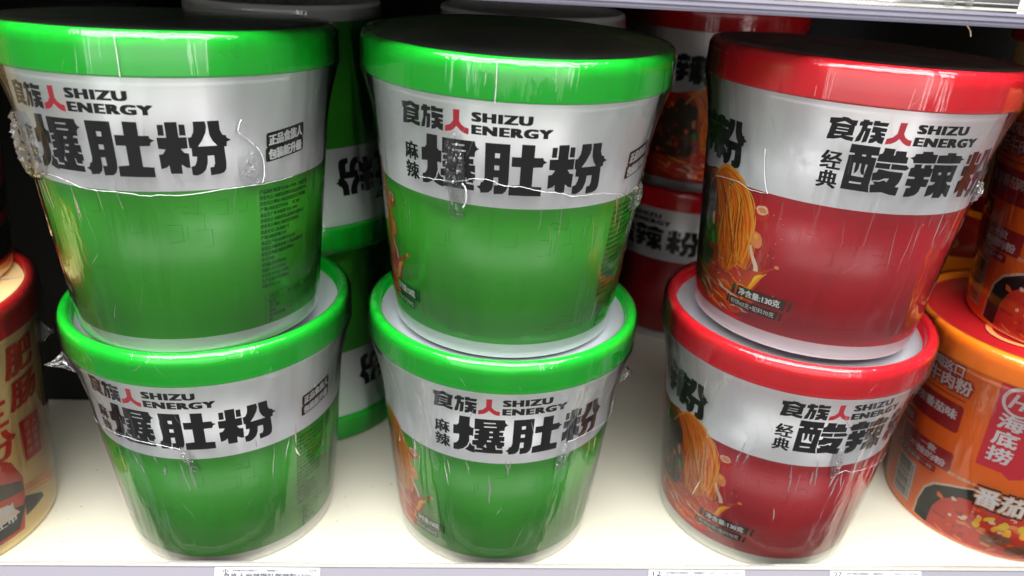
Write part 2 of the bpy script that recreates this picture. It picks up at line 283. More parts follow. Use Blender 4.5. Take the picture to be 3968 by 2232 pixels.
# ------------------------------------------------------------------ the setting
structure(boxes('shelf_board', [(-.62,.62,.2722,.66,-.018,0,0)], ['shelf'], bevel=.0006))
bits = []
rnd = random.Random(3)
for k in range(110):
    x, y = rnd.uniform(-.24,.34), rnd.uniform(.276,.40); s = rnd.uniform(.0002,.0008)
    bits.append([(x+s*cos(a)*rnd.uniform(.6,1.6), y+s*.6*sin(a)) for a in (0,1.1,2.2,3.3,4.4,5.4)])
vs = [(x,y,.00015) for p in bits for x,y in p]; o = link('shelf_dust', mesh('shelf_dust', vs, [list(range(i*6,i*6+6)) for i in range(len(bits))], smooth=False), ['speck'])
o['kind'] = 'stuff'
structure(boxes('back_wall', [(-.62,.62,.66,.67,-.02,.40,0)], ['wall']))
o = boxes('side_light_block', [(-.628,-.62,.275,.67,-.02,.40,0)], ['wall']); structure(o)  # unseen panel added to keep side light out of the back
o = boxes('side_light_block', [(.62,.628,.275,.67,-.02,.40,0)], ['wall']); structure(o)  # same added light block on the right
structure(boxes('upper_shelf_board', [(-.62,.62,.2735,.66,.2575,.2595,0),(-.62,.62,.2735,.66,.2596,.2602,1)], ['under','wall']))  # near-black top layer added so the overhead lamp doesn't brighten the board
# lower price rail
RAILM = Matrix.Translation((0,.2668,.0066)) @ Matrix.Rotation(R(-30),4,'X')
rl = empty('price_rail', RAILM, 'grey plastic price rail along the bottom edge of the cream shelf', 'price rail')
boxes('rail_face', [(-.62,.62,-.0004,.0012,-.042,0,0)], ['rail'], rl, .0003)
boxes('rail_lip', [(-.62,.62,-.0012,.0014,.0002,.0011,0)], ['railw'], rl, .0003)
boxes('rail_groove', [(-.62,.62,-.0002,.0016,.0012,.0016,0)], ['under'], rl)
boxes('clear_cover', [(-.62,.62,-.0004,.0002,.0017,.0026,0)], ['clear'], rl)
boxes('rail_hook', [(-.62,.62,.0016,.0036,-.020,-.0010,0)], ['rail'], rl)
# upper price rail with ridges
ur = empty('price_rail', Matrix.Translation((0,.265,.2543)), 'clear plastic price rail on the front of the shelf above the cups', 'price rail')
pf = [(-.0030,0),(-.0032,.0008),(-.0026,.0010),(-.0026,.0016),(-.0032,.0018),(-.0030,.0026),(-.0024,.0028),(-.0024,.0033),(-.0029,.0035),(-.0026,.0044),(-.0006,.0046),(.0030,.0046),(.0080,.0034),(.0082,.0006),(.0060,0)]
vs = [(x,y,z) for x in (-.62,.62) for y,z in pf]; n = len(pf)
fs = [[i,(i+1)%n,n+(i+1)%n,n+i] for i in range(n)]
link('ridged_ledge', mesh('ridged_ledge', vs, fs, smooth=False), ['rail2'], ur)
boxes('clear_front', [(-.62,.62,-.0014,-.0009,.0047,.045,0)], ['clear'], ur)
boxes('edge_line', [(-.62,.62,-.0021,-.0015,.0050,.0058,0),(-.62,.62,-.0019,-.0015,.0070,.0073,0)], ['railw'], ur)
boxes('clip', [(.133,.148,-.0026,-.0016,.0062,.0112,0),(.1555,.159,-.0028,-.0016,.0060,.0100,0),(.1625,.165,-.0028,-.0016,.0060,.0092,0)], ['clear'], ur, .0003)
def price_tag(x0, x1, y, z0, z1, lines, label, rot=0.):
    mw = Matrix.Translation((x0,y,z0)) if z0 > .1 else RAILM @ Matrix.Translation((x0,-.0006,-.0366))
    e = empty('price_tag', mw, label, 'price tag', 'paper price tags in the price rails')
    w, h = x1-x0, z1-z0
    boxes('paper', [(0,w,-.0003,0,0,h,0)], ['paper'], e)
    vs, fs = [], []
    for (s, a, b, c, d, bb) in lines:
        for f in text(s, a*w, b*w, c*h, d*h, bb, 0):
            fs.append(list(range(len(vs), len(vs)+len(f)))); vs += [(px, -.0005, pz) for px, pz in f]
    link('printed_lines', mesh('printed_lines', vs, fs, smooth=False), ['ink'], e)
price_tag(-.1085,-.0615,.2655,-.030,.0064,[('中',.075,.13,.925,.985,.0001),('6948343300075',.17,.41,.950,.978,.00006),('400871',.49,.60,.950,.978,.00006),('10月',.88,.96,.950,.978,.00006),('食族人麻辣爆肚酸辣粉150g',.08,.92,.872,.934,.00012),('¥ 12.90',.3,.9,.2,.6,.0004)],'white price tag under the left stack of green cups')
price_tag(.0905,.1365,.2655,-.030,.0064,[('12',.04,.13,.925,.985,.0001),('6948343300051   400869',.18,.58,.950,.978,.00005),('20231018   10月',.62,.96,.950,.978,.00005),('食族人   酸辣粉130g',.06,.80,.872,.934,.00012),('¥ 11.90',.3,.9,.2,.6,.0004)],'white price tag under the stack of red cups')
price_tag(.1780,.2230,.2655,-.030,.0064,[('27',.04,.13,.925,.985,.0001),('6977843300064   400955',.18,.58,.950,.978,.00005),('20231020',.70,.96,.950,.978,.00005),('海底捞番茄牛肉粉147g',.04,.80,.872,.934,.00012),('¥ 13.50',.3,.9,.2,.6,.0004)],'white price tag in the lower rail under the orange cups')
price_tag(.1812,.225,.2632,.2560,.295,[('自然',.10,.30,.26,.32,.0002),('新品',.08,.28,.17,.23,.0002),('元',.10,.2,.08,.12,.0001)],'white price tag in the clear rail above the red cup')
# ------------------------------------------------------------------ prints
def doodles(seed, x0, x1, y0, y1, n, m):
    r = random.Random(seed); out = []
    for k in range(n):
        x, y = r.uniform(x0,x1), r.uniform(y0,y1); w, h = r.uniform(2,6), r.uniform(2,7); t = r.random()
        if t < .55: p = [(x,y),(x+w,y+r.uniform(-.3,.3)),(x+w,y+h)]
        elif t < .92: p = [(x,y),(x+w,y),(x+w,y+h),(x,y+h)]
        else: p = [(x+w*cos(a), y+h*.5*sin(a)) for a in [q*.35 for q in range(9)]]
        out += ribbon(p, .16)
    return [(out, m, .03)]
def noodles(seed, dx, m_extra=True):
    r = random.Random(seed); Ls = []
    sh = lambda P: [(x+dx, y) for x, y in P]
    fl = lambda P: flat_fill([sh(P)])
    Ls.append((fl([(-112,8.2),(-62,8.2),(-55,12),(-50,20),(-46,30),(-52,34),(-55,48),(-60,60),(-70,66),(-84,69),(-98,66),(-110,55),(-114,30)]), 'soup', .05))
    Ls.append((fl([(-112,24),(-80,22),(-76,40),(-79,58),(-92,64),(-110,52)]), 'dark', .06))
    LB = spline([(-88,67),(-82,63),(-77.5,54),(-76,45),(-75,36),(-73,29),(-72,23),(-75,17)], 6)
    RBn = spline([(-74,71.5),(-66,70.5),(-59,65),(-54.8,56),(-52.6,46),(-53.5,36),(-57,28),(-63,20)], 6)
    Ls.append((fl(LB+RBn[::-1]), 'o1', .07))
    groups = {'o1':[], 'o2':[], 'o3':[], 'o4':[]}
    for k in range(64):
        t = r.random()**.9; ph, am = r.uniform(0,6), r.uniform(.3,2.2); i0, i1 = r.randint(0,14), r.randint(28,len(LB)-1)
        P = [(LB[i][0]*(1-t)+RBn[i][0]*t+dx+am*sin(i*.22+ph), LB[i][1]*(1-t)+RBn[i][1]*t) for i in range(i0,i1)]
        c = r.choice(['o1','o2','o2','o3','o4','o4']) if t < .7 else r.choice(['o2','o3','o3','o2','o1'])
        groups[c] += [(ribbon(P, (.15, r.uniform(.35,1.0), .15)), .080+.002*k)]
    for c in groups:
        for f, l in groups[c]: Ls.append((f, c, l))
    arch = spline([(-88,60),(-82,67),(-75,72),(-67,70.5),(-61,66),(-57,60),(-54.4,52),(-52.8,44)], 6)
    Ls.append((ribbon(sh(arch), (.8,1.7,.9)), 'o3', .22)); Ls.append((ribbon(sh([(x-.3,y-.1) for x,y in arch]), (.3,.7,.3)), 'o2', .225))
    # wavy noodles in the broth
    for k in range(26):
        y = r.uniform(10.5,24); x = r.uniform(-108,-70); n = r.randint(8,16); a = r.uniform(.5,1.6)
        P = sh([(x+i*1.8, max(8.6,y-.25*i+a*sin(i*.5+k))) for i in range(n)])
        Ls.append((ribbon(P, (.2,r.uniform(.5,1.0),.2)), r.choice(['o1','o4','pale','o4','tomato','o2']), .10+.003*k))
    for k in range(60):      # toppings on the dark side
        x, y = r.uniform(-110,-76), r.uniform(15,62)
        Ls.append((blob(x+dx,y,r.uniform(.5,2.0),r.uniform(.5,2.2),9,.3,r.uniform(0,3),r), r.choice(['o4','tomato','beef','o1','soup','dark','dark','soup','pale' if r.random()<.3 else 'o4']), .19+.001*k))
    for k in range(34):      # glints and folds
        x, y = r.uniform(-76,-56), r.uniform(12,34); a = r.uniform(0,3)
        P = sh([(x+i*.8*cos(a)+.4*sin(i), y+i*.8*sin(a)*.6) for i in range(6)])
        Ls.append((ribbon(P,(.05,r.uniform(.3,.7),.05)), r.choice(['pale','pale','o2','tomato','soup']), .26+.001*k))
    Ls.append((fl([(-74,30),(-66,26),(-60,32),(-54,31),(-49,33),(-46.5,29),(-49,24),(-47.5,19),(-52,14),(-56,10),(-70,8.6),(-90,8.6),(-98,14)]),'tomato',.282))
    for k in range(30):
        x0 = r.uniform(-88,-60); y0 = r.uniform(11,27); a = r.uniform(-.3,.5); L = r.uniform(5,14)
        P = sh([(min(x0+L*t/6,-49), max(9.2, y0+a*L*.2*t/2-.08*t*t+.5*sin(t+k))) for t in range(7)])
        Ls.append((ribbon(P,(.1,r.uniform(.5,1.5),.1)), ('soup','pale','o1','pink','o2','soup','o4','pale')[k % 8], .2826+.0001*k))
    for k in range(22):
        y = r.uniform(9.5,27); x = r.uniform(-104,-64); L = r.uniform(8,20); c = r.uniform(-.5,.5)
        P = sh([(x+L*t/8, max(8.5, y+c*L*.2*sin(t*.5)-.06*t*t)) for t in range(9)])
        Ls.append((ribbon(P,(.3,r.uniform(1.0,2.2),.3)), ('tomato','soup','o1','tomato','pale','o2','pink')[k % 7], .285+.0006*k))
    for (x,y,a,b,rt) in [(-79,38.5,1.7,3.2,.3),(-80.5,47,1.6,3.4,0.1)]:
        Ls.append((blob(x+dx,y,a,b,6,.12,rt,r), 'leaf' if y < 40 else 'peanut', .30))
    Ls.append((blob(-51+dx,58,3.6,3.4,16,.06,0,r),'tomato',.30)); Ls.append((blob(-51+dx,59,2.9,2.0,14,.1,0,r),'pale',.305)); Ls.append((blob(-51+dx,59,2.0,1.2,12,.2,0,r),'peanut',.31))
    Ls.append((blob(-51.5+dx,46,2.8,3.6,18,.04,.3,r),'peanut',.30)); Ls.append((blob(-52+dx,47.5,1.2,1.3,12,.05,.3,r),'o3',.305))
    Ls.append((ribbon(sh(spline([(-54,43),(-52.5,39),(-50,35),(-49.5,32.5)],5)),(1.2,1.9,2.4)),'pale',.29))
    Ls.append((ribbon(sh(spline([(-53,31.5),(-48,32),(-44,34.5),(-40.5,36.5)],5)),(.5,1.1,.5)),'tomato',.31)); Ls.append((blob(-40+dx,37,1.2,.8,10,.1,0,r),'peanut',.312))
    Ls.append((ribbon(sh(spline([(-44,33),(-48,29),(-52,23),(-55,17)],5)),(.3,2.2,1.0)),'o2',.30)); Ls.append((ribbon(sh(spline([(-46,32),(-49,29.5),(-51,25)],5)),(.3,1.5,.3)),'corn',.305))
    for k in range(8): Ls.append((blob(r.uniform(-50,-36)+dx, r.uniform(24,62), .35,.3,8,.2,0,r),'peanut',.31))
    return Ls
def shear(layers, c, k, x0):   # lean the lettering of the red label slightly
    return layers
def label_parts(kind, par):
    """the print of a green or red cup; every block of print is a part"""
    green = kind == 'green'
    t = []; dx = 0.
    if green:
        title = [(glyph('bao'),'black',.08),(glyph('du'),'black',.08),(glyph('tu'),'black',.083),(glyph('fen'),'black',.08)]
        br0 = 0.
        brand = T('SHIZU',-18.4,3.0,97.9,101.3,'black',.08,.52,.15)+T('ENERGY',-18.4,10.4,93.4,96.8,'black',.08,.52,.15)
        flav = T('麻',-48.8,-41.2,79.3,86.2,'black',.08,.28,.12)+T('辣',-48.8,-41.2,71.8,78.6,'black',.08,.28,.12)
    else:
        title = [(glyph('suan'),'black',.08),(glyph('la'),'black',.08),(glyph('fen',15.2),'black',.08)]
        wrap('printed_title', [(glyph('fen',-98.4),'black',.08),(glyph('la',-98.4),'black',.08)], PROF, par)
        br0 = 17.0
        brand = T('SHIZU',-1.6,19.8,97.8,101.2,'black',.08,.52,.15)+T('ENERGY',-1.6,26.8,93.2,96.6,'black',.08,.52,.15)
        flav = T('经',-32,-24.4,81.4,88.4,'black',.08,.28,.12)+T('典',-32,-24.4,74.0,80.8,'black',.08,.28,.12)
    brand = [(glyph('shi',br0),'black',.08),(glyph('zu',br0),'black',.08)]+brand
    wrap('printed_title', title, PROF, par); wrap('brand_lettering', brand, PROF, par)
    wrap('brand_emblem', [(glyph('ren',br0),'pink',.08)], PROF, par); wrap('flavour_lettering', flav, PROF, par)
    if green:
        a = [(flat_fill(rrect(48.2,67.6,79.6,85.0,.9,.10)),'black',.09),(flat_fill(rrect(47.8,67.4,74.2,79.6,.9,.10)),'black',.094)]
        a += T('正品食族人',49.2,66.8,80.2,84.3,'white',.13,.30,.10,0,.10)+T('包装新升级',49.0,66.6,74.8,78.9,'white',.13,.30,.10,0,.10)
        wrap('badge_lettering', a, PROF, par)
        L = ['产品执行标准号:GB 17400  产品类型:','受委托方:河南省原阳县食品有限公司','受委托方地址:河南省原阳县产业园区','产地:河南省开封市     SC107','食品生产许可证编号:SC1074','受委托方:河南省食品科技有限公司','受委托方地址:河南省开封市区','黄龙交叉口东南角1号','产地:河南省新乡市','食品生产许可证编号:SC107','委托方:河南省食族人食品有限公司','委托方地址:河南省郑州市','25号2503','全国服务热线:400-','食用方法:打开杯盖','贮存条件:阴凉干燥处','生产日期:见杯身喷码','可能含有:小麦']
        b = []
        for i, s in enumerate(L):
            y = 64.0-i*2.28; w = min(46, .95*sum(1.65 if ord(c) > 255 else .85 for c in s)); b += T(s, 44.6, 44.6+w, y-1.75, y, 'green_text', .08, .12, 0)
        b += [(ribbon([(46,20.5),(88,20.5)],.25)+ribbon([(46,17.8),(88,17.8)],.25)+ribbon([(46,20.5),(46,8)],.25), 'green_text', .08)]
        for i, s in enumerate(['项目       每100克    NRV%','能量','蛋白质','脂肪','碳水化合物','钠']):
            b += T(s, 48, 48+(30 if i == 0 else 1.9*len(s)), 18.3-i*2.0-(.4 if i else 0), 20.0-i*2.0-(.4 if i else 0), 'green_text', .08, .12, 0)
        wrap('ingredient_text', b, PROF, par)
        c = [(rect(-66,-47.6,17.6,22.6),'green_text',.33),(rect(-68,-50.2,12.6,16.6),'green_text',.33),(rect(-46.8,-45.8,17.6,22.6),'green_text',.33)]
        c += T('净含量:150克',-64.5,-49.2,18.4,21.9,'white',.35,.14,.05)+T('粉饼60克+配料90克',-66,-51,13.5,15.9,'white',.35)
        wrap('weight_strip', c, PROF, par); wrap('noodle_picture', noodles(11,-13), PROF, par)
        wrap('line_pattern', doodles(5,-44,42,11,60,34,'green_line'), PROF, par)
    else:
        c = [(rect(-58,-33.2,18.9,23.6,.8),'dark',.33),(rect(-61.2,-59.2,18.9,23.6,.8),'dark',.33),(rect(-31.8,-30.6,18.9,23.6,.8),'dark',.33),(rect(-61.6,-36,13.7,17.6,.8),'dark',.33),(rect(-63.6,-62.6,13.7,17.6,.8),'dark',.33),(rect(-34.8,-33.8,13.7,17.6,.8),'dark',.33)]
        c += T('净含量:130克',-56.6,-35.2,19.6,22.9,'white',.35,.14,.05)+T('粉饼60克+配料70克',-60.6,-37,14.4,16.8,'white',.35)
        wrap('weight_strip', c, PROF, par); wrap('noodle_picture', noodles(4,0), PROF, par)
        wrap('line_pattern', doodles(6,-38,44,11,60,40,'red_line'), PROF, par)
        b = [(ribbon([(-45.2,44),(-42.6,44),(-42.6,33.5),(-46,33.5)],.2),'maroon',.08)]
        for i, s in enumerate('图片仅供参考'): b += T(s,-45.0,-43.0,42-i*1.75,43.4-i*1.75,'maroon',.09)
        wrap('picture_note', b, PROF, par)
# ------------------------------------------------------------------ cup, lid, film
def make_body(par, label_mat, h=H, hl=HL, band=.0667, base=.0072, top='silver', basem='base'):
    z1 = h-hl; rr = lambda z: RB+(RTOP-RB)*z/(H-HL)
    P = [(.0005,.0022,0),(RB-.0042,.0020,0),(RB-.0038,.0002,0),(RB-.0012,0,0),(rr(0),.0008,0),(rr(base),base,1),(rr(base)+.00001,base,1),(rr(band),band,2),(rr(band),band,2),(rr(z1),z1,2),(rr(z1),z1+.004,2)]
    return lathe('body', P, [basem, label_mat, top], par)
def make_lid(par, m, h=H, hl=HL, rec=.0045, panel='panel'):
    P = [(.0582,h-hl+.002,0),(.0586,h-hl+.0001,0),(RLID-.0012,h-hl,0),(RLID-.0004,h-hl+.0005,0),(RLID-.0002,h-hl+.0012,0),(RLID,h-.0030,0),(RLID-.0003,h-.0015,0),(RLID-.0010,h-.0005,0),(RLID-.0021,h,0),
         (RLID-.0034,h-.0001,0),(RLID-.0044,h-.0007,0),(RLID-.0050,h-.0018,0),(RLID-.0055,h-rec,0),(RLID-.0058,h-rec,0)]
    lid = lathe('lid', P, [m], par)
    P = [(.0005,h-rec+.0002,0),(.030,h-rec+.0001,0),(.0345,h-rec+.0001,0),(.0350,h-rec-.0003,0),(.0500,h-rec-.0003,0),(.0507,h-rec,0),(RLID-.0056,h-rec+.0002,0)]
    lathe('lid_panel', P, [panel], lid); return lid
def film_r(th, z, h, seed, amp=1.):
    """radius of the shrink film at angle th (degrees) and height z"""
    hb = h-HL
    rb = RB+(RTOP-RB)*min(z,hb)/(H-HL)+.00055
    if z >= hb-.0002: r = RLID+.00045
    else:
        t = max(0, (z-(hb-.026))/.026); r = rb+(RLID+.0003-(RTOP+.0006))*t**1.7
    a = R(th); ca, sa = cos(a)*3, sin(a)*3
    w = noise.noise(Vector((ca*5+seed, sa*5, z*18)))*.5+noise.noise(Vector((ca*13, sa*13+seed, z*40)))*.3
    k = .00050 if z < hb-.001 else .00032
    r += amp*k*(w+.35)*(1 if z > .012 else .3)
    return max(r, rb if z < hb else RLID+.0002)
def make_film(par, h, seed, top=True, amp=1., creases=1.):
    hb = h-HL; zs = [.002+i*(hb-.004)/44 for i in range(45)]+[hb-.0006,hb+.0002,hb+.001]+[hb+.003+i*.0022 for i in range(5)]
    zs = [z for z in zs if z < h-.0012]
    rings = [(z, None) for z in zs]+[(h-.0008,RLID-.0004),(h+.0001,RLID-.0013),(h+.00035,RLID-.003)]
    rings += [(h+.0003,.052),(h+.0002,.040),(h+.0001,.022),(h+.0001,.001)] if top else [(h+.0004,RLID-.0042)]
    n = 180; vs, fs = [], []
    for z, r in rings:
        for k in range(n):
            th = k*2; a = R(th); rr = film_r(th, z, h, seed, amp) if r is None else r
            zz = z if r is None or r > .058 else z+.00012*noise.noise(Vector((rr*60*cos(a)+seed, rr*60*sin(a), 3)))
            vs.append((rr*sin(a), -rr*cos(a), zz))
    for i in range(len(rings)-1):
        for k in range(n):
            k2 = (k+1) % n; fs.append((i*n+k, i*n+k2, (i+1)*n+k2, (i+1)*n+k))
    mi = [2 if rings[f // n][1] is not None and rings[f // n][1] < .0589 else 0 for f in range(len(fs))]; rnd = random.Random(int(seed*10))
    def crease(th0, z0, L, lean, w, m=1):
        nn_ = 9; b = len(vs)
        for i in range(nn_):
            t = i/(nn_-1); z = (z0-L*t)*1e-3; th = th0+lean*t+.5*noise.noise(Vector((t*3, th0, seed)))
            r = film_r(th, z, h, seed, amp)+.00012; ww = w*(1-abs(2*t-1)**2)+.03
            for sg in (-1, 0, 1):
                a = R(th+sg*ww); rr2 = r+(.00011 if sg == 0 else 0); vs.append((rr2*sin(a), -rr2*cos(a), z))
        for i in range(nn_-1):
            for q in (0, 1): fs.append((b+i*3+q, b+i*3+q+1, b+i*3+q+4, b+i*3+q+3)); mi.append(m)
    if amp >= 1 and (top or h == H):
        for k in range(int(18*creases)): crease(rnd.uniform(-75,75), rnd.uniform(60,74), rnd.uniform(4,22), rnd.uniform(-3,3), rnd.uniform(.10,.5))
        for k in range(int(8*creases)): crease(rnd.uniform(-75,75), rnd.uniform(82,104), rnd.uniform(4,16), rnd.uniform(-6,6), rnd.uniform(.05,.18))
        for k in range(int(5*creases)): crease(rnd.uniform(-80,80), rnd.uniform(110,118), rnd.uniform(2,6), rnd.uniform(-4,4), rnd.uniform(.05,.25))
        for k in range(int(3*creases)): crease(rnd.uniform(-75,75), rnd.uniform(14,50), rnd.uniform(4,14), rnd.uniform(-8,8), rnd.uniform(.05,.2))
    return link('shrink_film', mesh('shrink_film', vs, fs, mi), ['film','crease','film_top'], par)
def tube(name, pts, rad, m, parent, ns=5):
    vs, fs = [], []
    for i, p in enumerate(pts):
        d = (pts[min(i+1,len(pts)-1)]-pts[max(i-1,0)]).normalized(); u = d.orthogonal().normalized(); v = d.cross(u)
        for k in range(ns):
            a = 2*pi*k/ns; vs.append(tuple(p+(u*cos(a)+v*sin(a))*rad*(1+.4*noise.noise(p*900))))
    for i in range(len(pts)-1):
        for k in range(ns):
            k2 = (k+1) % ns; fs.append((i*ns+k, i*ns+k2, (i+1)*ns+k2, (i+1)*ns+k))
    return link(name, mesh(name, vs, fs), [m], parent)
def seam(par, P, h, seed, rad=.00014, jit=.45, lift=.0004):
    """welded seam of the film: an uneven thin bead that stands a little off the wall"""
    pts = []
    Q = spline(P, 10); rnd = random.Random(seed)
    for i, (th, z) in enumerate(Q):
        z += rnd.uniform(-1,1)*jit*.22+jit*.6*noise.noise(Vector((i*.23, seed, 0)))
        r = film_r(th, z*1e-3, h, seed)+lift+rnd.uniform(0,.0002); a = R(th); pts.append(Vector((r*sin(a), -r*cos(a), z*1e-3)))
    return tube('film_seam', pts, rad, 'seam', par)
def crumple(par, c, ex, ez, h, hgt, seed, ang=0., n=25, freq=1., edge=0.):
    """a bunched tuft of film around the label point c = (degrees, mm)"""
    vs, fs = [], []
    for j in range(n):
        for i in range(n):
            u, v = i/(n-1)*2-1, j/(n-1)*2-1
            x = u*ex; y = v*ez; th = c[0]+x*cos(ang)-y*sin(ang); z = c[1]+x*sin(ang)+y*cos(ang)
            env = max(0, 1-(abs(u)**2.2+abs(v)**2.6)); env = env**.6
            p = Vector((u*2.1*freq+seed, v*2.8*freq, seed*.37))
            rd = 1-abs(noise.noise(p))*2; rd2 = 1-abs(noise.noise(p*2.3))*2
            d = env*(hgt*(.30+.45*rd+.22*rd2))
            th += env*1.2*noise.noise(p*1.7); z += env*1.2*noise.noise(p*1.9+Vector((5,5,5)))
            r = film_r(th, z*1e-3, h, seed)+.00015+max(0, d); a = R(th); vs.append((r*sin(a), -r*cos(a), z*1e-3))
    for j in range(n-1):
        for i in range(n-1):
            u, v = (i+.5)/(n-1)*2-1, (j+.5)/(n-1)*2-1
            if abs(u)**2.2+abs(v)**2.6 < 1+.25*noise.noise(Vector((u*3,v*3,seed))):
                fs.append((j*n+i, j*n+i+1, (j+1)*n+i+1, (j+1)*n+i))
    return link('film_crumple', mesh('film_crumple', vs, fs, smooth=False), ['film_c'], par)
def flap(par, c, h, L, seed, up=8.):
    """loose corner of film that stands away from the cup; c = (degrees, mm)"""
    vs, fs = [], []; n = 16; a0 = R(c[0])
    for j in range(n):
        v = j/(n-1)
        for i in range(n):
            u = i/(n-1)
            zz = c[1]+(v*2-1)*up*(1-.75*u); r = film_r(c[0], zz*1e-3, h, seed)-.0006+u*L*(1-.55*abs(v*2-1.0)**1.5)
            w = .0011*noise.noise(Vector((u*5+seed, v*6, 1)))*(.3+u); th = a0+(w*2.2)/.05
            vs.append((r*sin(th), -r*cos(th), zz*1e-3+w))
    for j in range(n-1):
        for i in range(n-1): fs.append((j*n+i, j*n+i+1, (j+1)*n+i+1, (j+1)*n+i))
    return link('film_flap', mesh('film_flap', vs, fs), ['film_c'], par)
def rootmat(x, y, z, tx=0, ty=0, rz=0, flip=False):
    m = Matrix.Translation((x,y,z)) @ Matrix.Rotation(R(ty),4,'Y') @ Matrix.Rotation(R(tx),4,'X')
    if flip: m = m @ Matrix.Translation((0,0,H)) @ Matrix.Rotation(pi,4,'X')
    return m @ Matrix.Rotation(R(rz),4,'Z')
PROTO = {}
def snack_cup(kind, mw, label, group, rec=.0045, film=None):
    e = empty('noodle_cup', mw, label, 'noodle cup', group)
    make_lid(e, kind+'_lid', rec=rec)
    if kind not in PROTO:
        PROTO[kind] = e; make_body(e, kind); label_parts(kind, e)
    else:
        for ch in list(PROTO[kind].children):
            if ch.name.split('.')[0] in ('lid','shrink_film'): continue
            c = ch.copy(); COL.objects.link(c); c.parent = e
    return e
ZU = H-.0035
g1, g2 = 'green lidded noodle cups at the front of the shelf', 'red lidded noodle cups at the front of the shelf'
LL = snack_cup('green', rootmat(-.1143,.3211,0,0,0,5.5), 'green lidded cup at the bottom of the left stack, loose film at its upper left', g1, .0065)
LU = snack_cup('green', rootmat(-.1144,.3111,ZU,-2.878,-.09,.3), 'green lidded cup on top of the left stack, film bunched over its first character', g1)
CL = snack_cup('green', rootmat(.0189,.3211,0,0,0,17), 'green lidded cup at the bottom of the middle stack, in the centre of the shelf', g1, .0045)
CU = snack_cup('green', rootmat(.0185,.3185,ZU,.238,.4075,0), 'green lidded cup on top of the middle stack, bright film crease on its title', g1)
RL = snack_cup('red', rootmat(.1591,.3222,0,0,0,9), 'red lidded cup at the bottom of the red stack, standing on the cream shelf', g2, .0062)
RU = snack_cup('red', rootmat(.1597,.3204,ZU,-1.692,1.336,0), 'red lidded cup on top of the red stack, close under the clear price rail', g2)
# film, seams and tufts
f = make_film(LU, H, 3.1); seam(f, [(-60,65.7),(-47,67.6),(-34.7,69.3),(-26.8,68.8),(-19.3,66.9),(-6.9,66.6),(4.9,65.5),(7.9,65.8),(19.4,65.7),(31.4,66.8),(44,66.7),(60,67)], H, 3.1)
crumple(f, (-52,77), 15, 13, H, .0042, 2.3, .2, freq=1.3); crumple(f, (41,73), 4.5, 8, H, .0012, 4.1, .1, freq=1.8); seam(f, [(37.6,91.5),(36.5,87.4),(40,84),(43.9,79.9),(45.8,76),(46,70),(45,67)], H, 3.3, .0003, .8, .0008)
seam(f, [(3.5,104.5),(3.6,112),(3.4,119.5)], H, 3.4, .00018, .1)
flap(f, (-78,77), H, .0075, 5.0, 12)
f = make_film(CU, H, 8.2); seam(f, [(-40,74),(-29.4,74.7),(-21.3,75.8),(-17.4,77.3),(-10.4,77.4),(-6.9,76.2),(-1.6,75.8),(.7,75.9),(9.2,74.1),(15.5,73.5),(20.4,72),(28.5,71.8),(35.9,71.2),(46.3,69),(51,67.5),(60,63)], H, 8.2)
crumple(f, (-24.5,80), 4.2, 13.5, H, .0030, 6.6, 0, freq=1.7); crumple(f, (-24,66), 3.6, 6, H, .0018, 7.7, .1, freq=1.6); seam(f, [(-21,75.5),(-19.6,73),(-19.5,69),(-20.5,66)], H, 8.8, .0004, .8, .0012)
crumple(f, (62,64), 6, 6, H, .0030, 1.9, 0, freq=1.5); seam(f, [(-9.8,105),(-9.6,112),(-9.7,119.4)], H, 8.3, .00018, .1)
f = make_film(RU, H, 5.7); seam(f, [(-80,66),(-66,67.5),(-57.9,66.3),(-49.8,66.8)], H, 5.7); crumple(f, (46,73.5), 4, 4.5, H, .0028, 9.2, 0, freq=1.5); seam(f, [(50,67),(46,70),(44,73)], H, 5.8)
seam(f, [(-53.5,84),(-52.6,76),(-51,70),(-49.6,66.8)], H, 5.2, .0002, .3)
f = make_film(LL, H, 12.4, False); seam(f, [(-66,70),(-53.9,72.9),(-40,74.5),(-26.7,75.1),(-15,74.7),(-5.7,73.1)], H, 12.4); crumple(f, (-3.5,67), 2.2, 7.5, H, .0026, 3.7, .35, freq=1.8)
flap(f, (-72,95), H, .0120, 2.2, 9)
f = make_film(CL, H, 15.9, False); seam(f, [(13,74.6),(22,74.6),(31,73.7),(42,71.5),(52.1,69.4),(64,70),(75,72)], H, 15.9); crumple(f, (11.5,66), 3.2, 8, H, .0024, 8.4, -.2, freq=1.7)
flap(f, (68,84), H, .0085, 7.2, 10)
f = make_film(RL, H, 19.3, False); seam(f, [(-1.4,60.8),(4.5,64.2),(9.4,62.5),(20,61.5),(31.3,59.7),(47,57.3)], H, 19.3); crumple(f, (-1,69), 2.6, 9, H, .0022, 5.9, .05, freq=1.6)
# ------------------------------------------------------------------ cups behind
def copy_tree(src, mw, label, group, lidrec=.0045):
    r = src.copy(); COL.objects.link(r); r.matrix_world = mw; tag(r, label, 'noodle cup', group)
    for ch in src.children:
        if ch.name.split('.')[0] == 'shrink_film': continue
        c = ch.copy(); COL.objects.link(c); c.parent = r
        for g in ch.children:
            d = g.copy(); COL.objects.link(d); d.parent = c
    return r
g3 = 'noodle cups in the dark second row'
for (x, y, z, rz, lab) in [(-.096,.425,0,104,'upside down green cup on the shelf, in the gap behind the left and middle stacks'),
                      (-.096,.425,ZU,113,'upside down green cup in the dark gap between the two upper green lidded cups'),
                      (.0325,.430,0,150,'upside down green cup on the shelf, hidden behind the lower cup of the middle stack'),
                      (.0325,.430,ZU,170,'upside down cup behind the upper middle cup, its silver base showing above the lid')]:
    c = copy_tree(CU, rootmat(x,y,z,0,0,rz,True), lab, g3); make_film(c, H, 30+x*50+z, False)
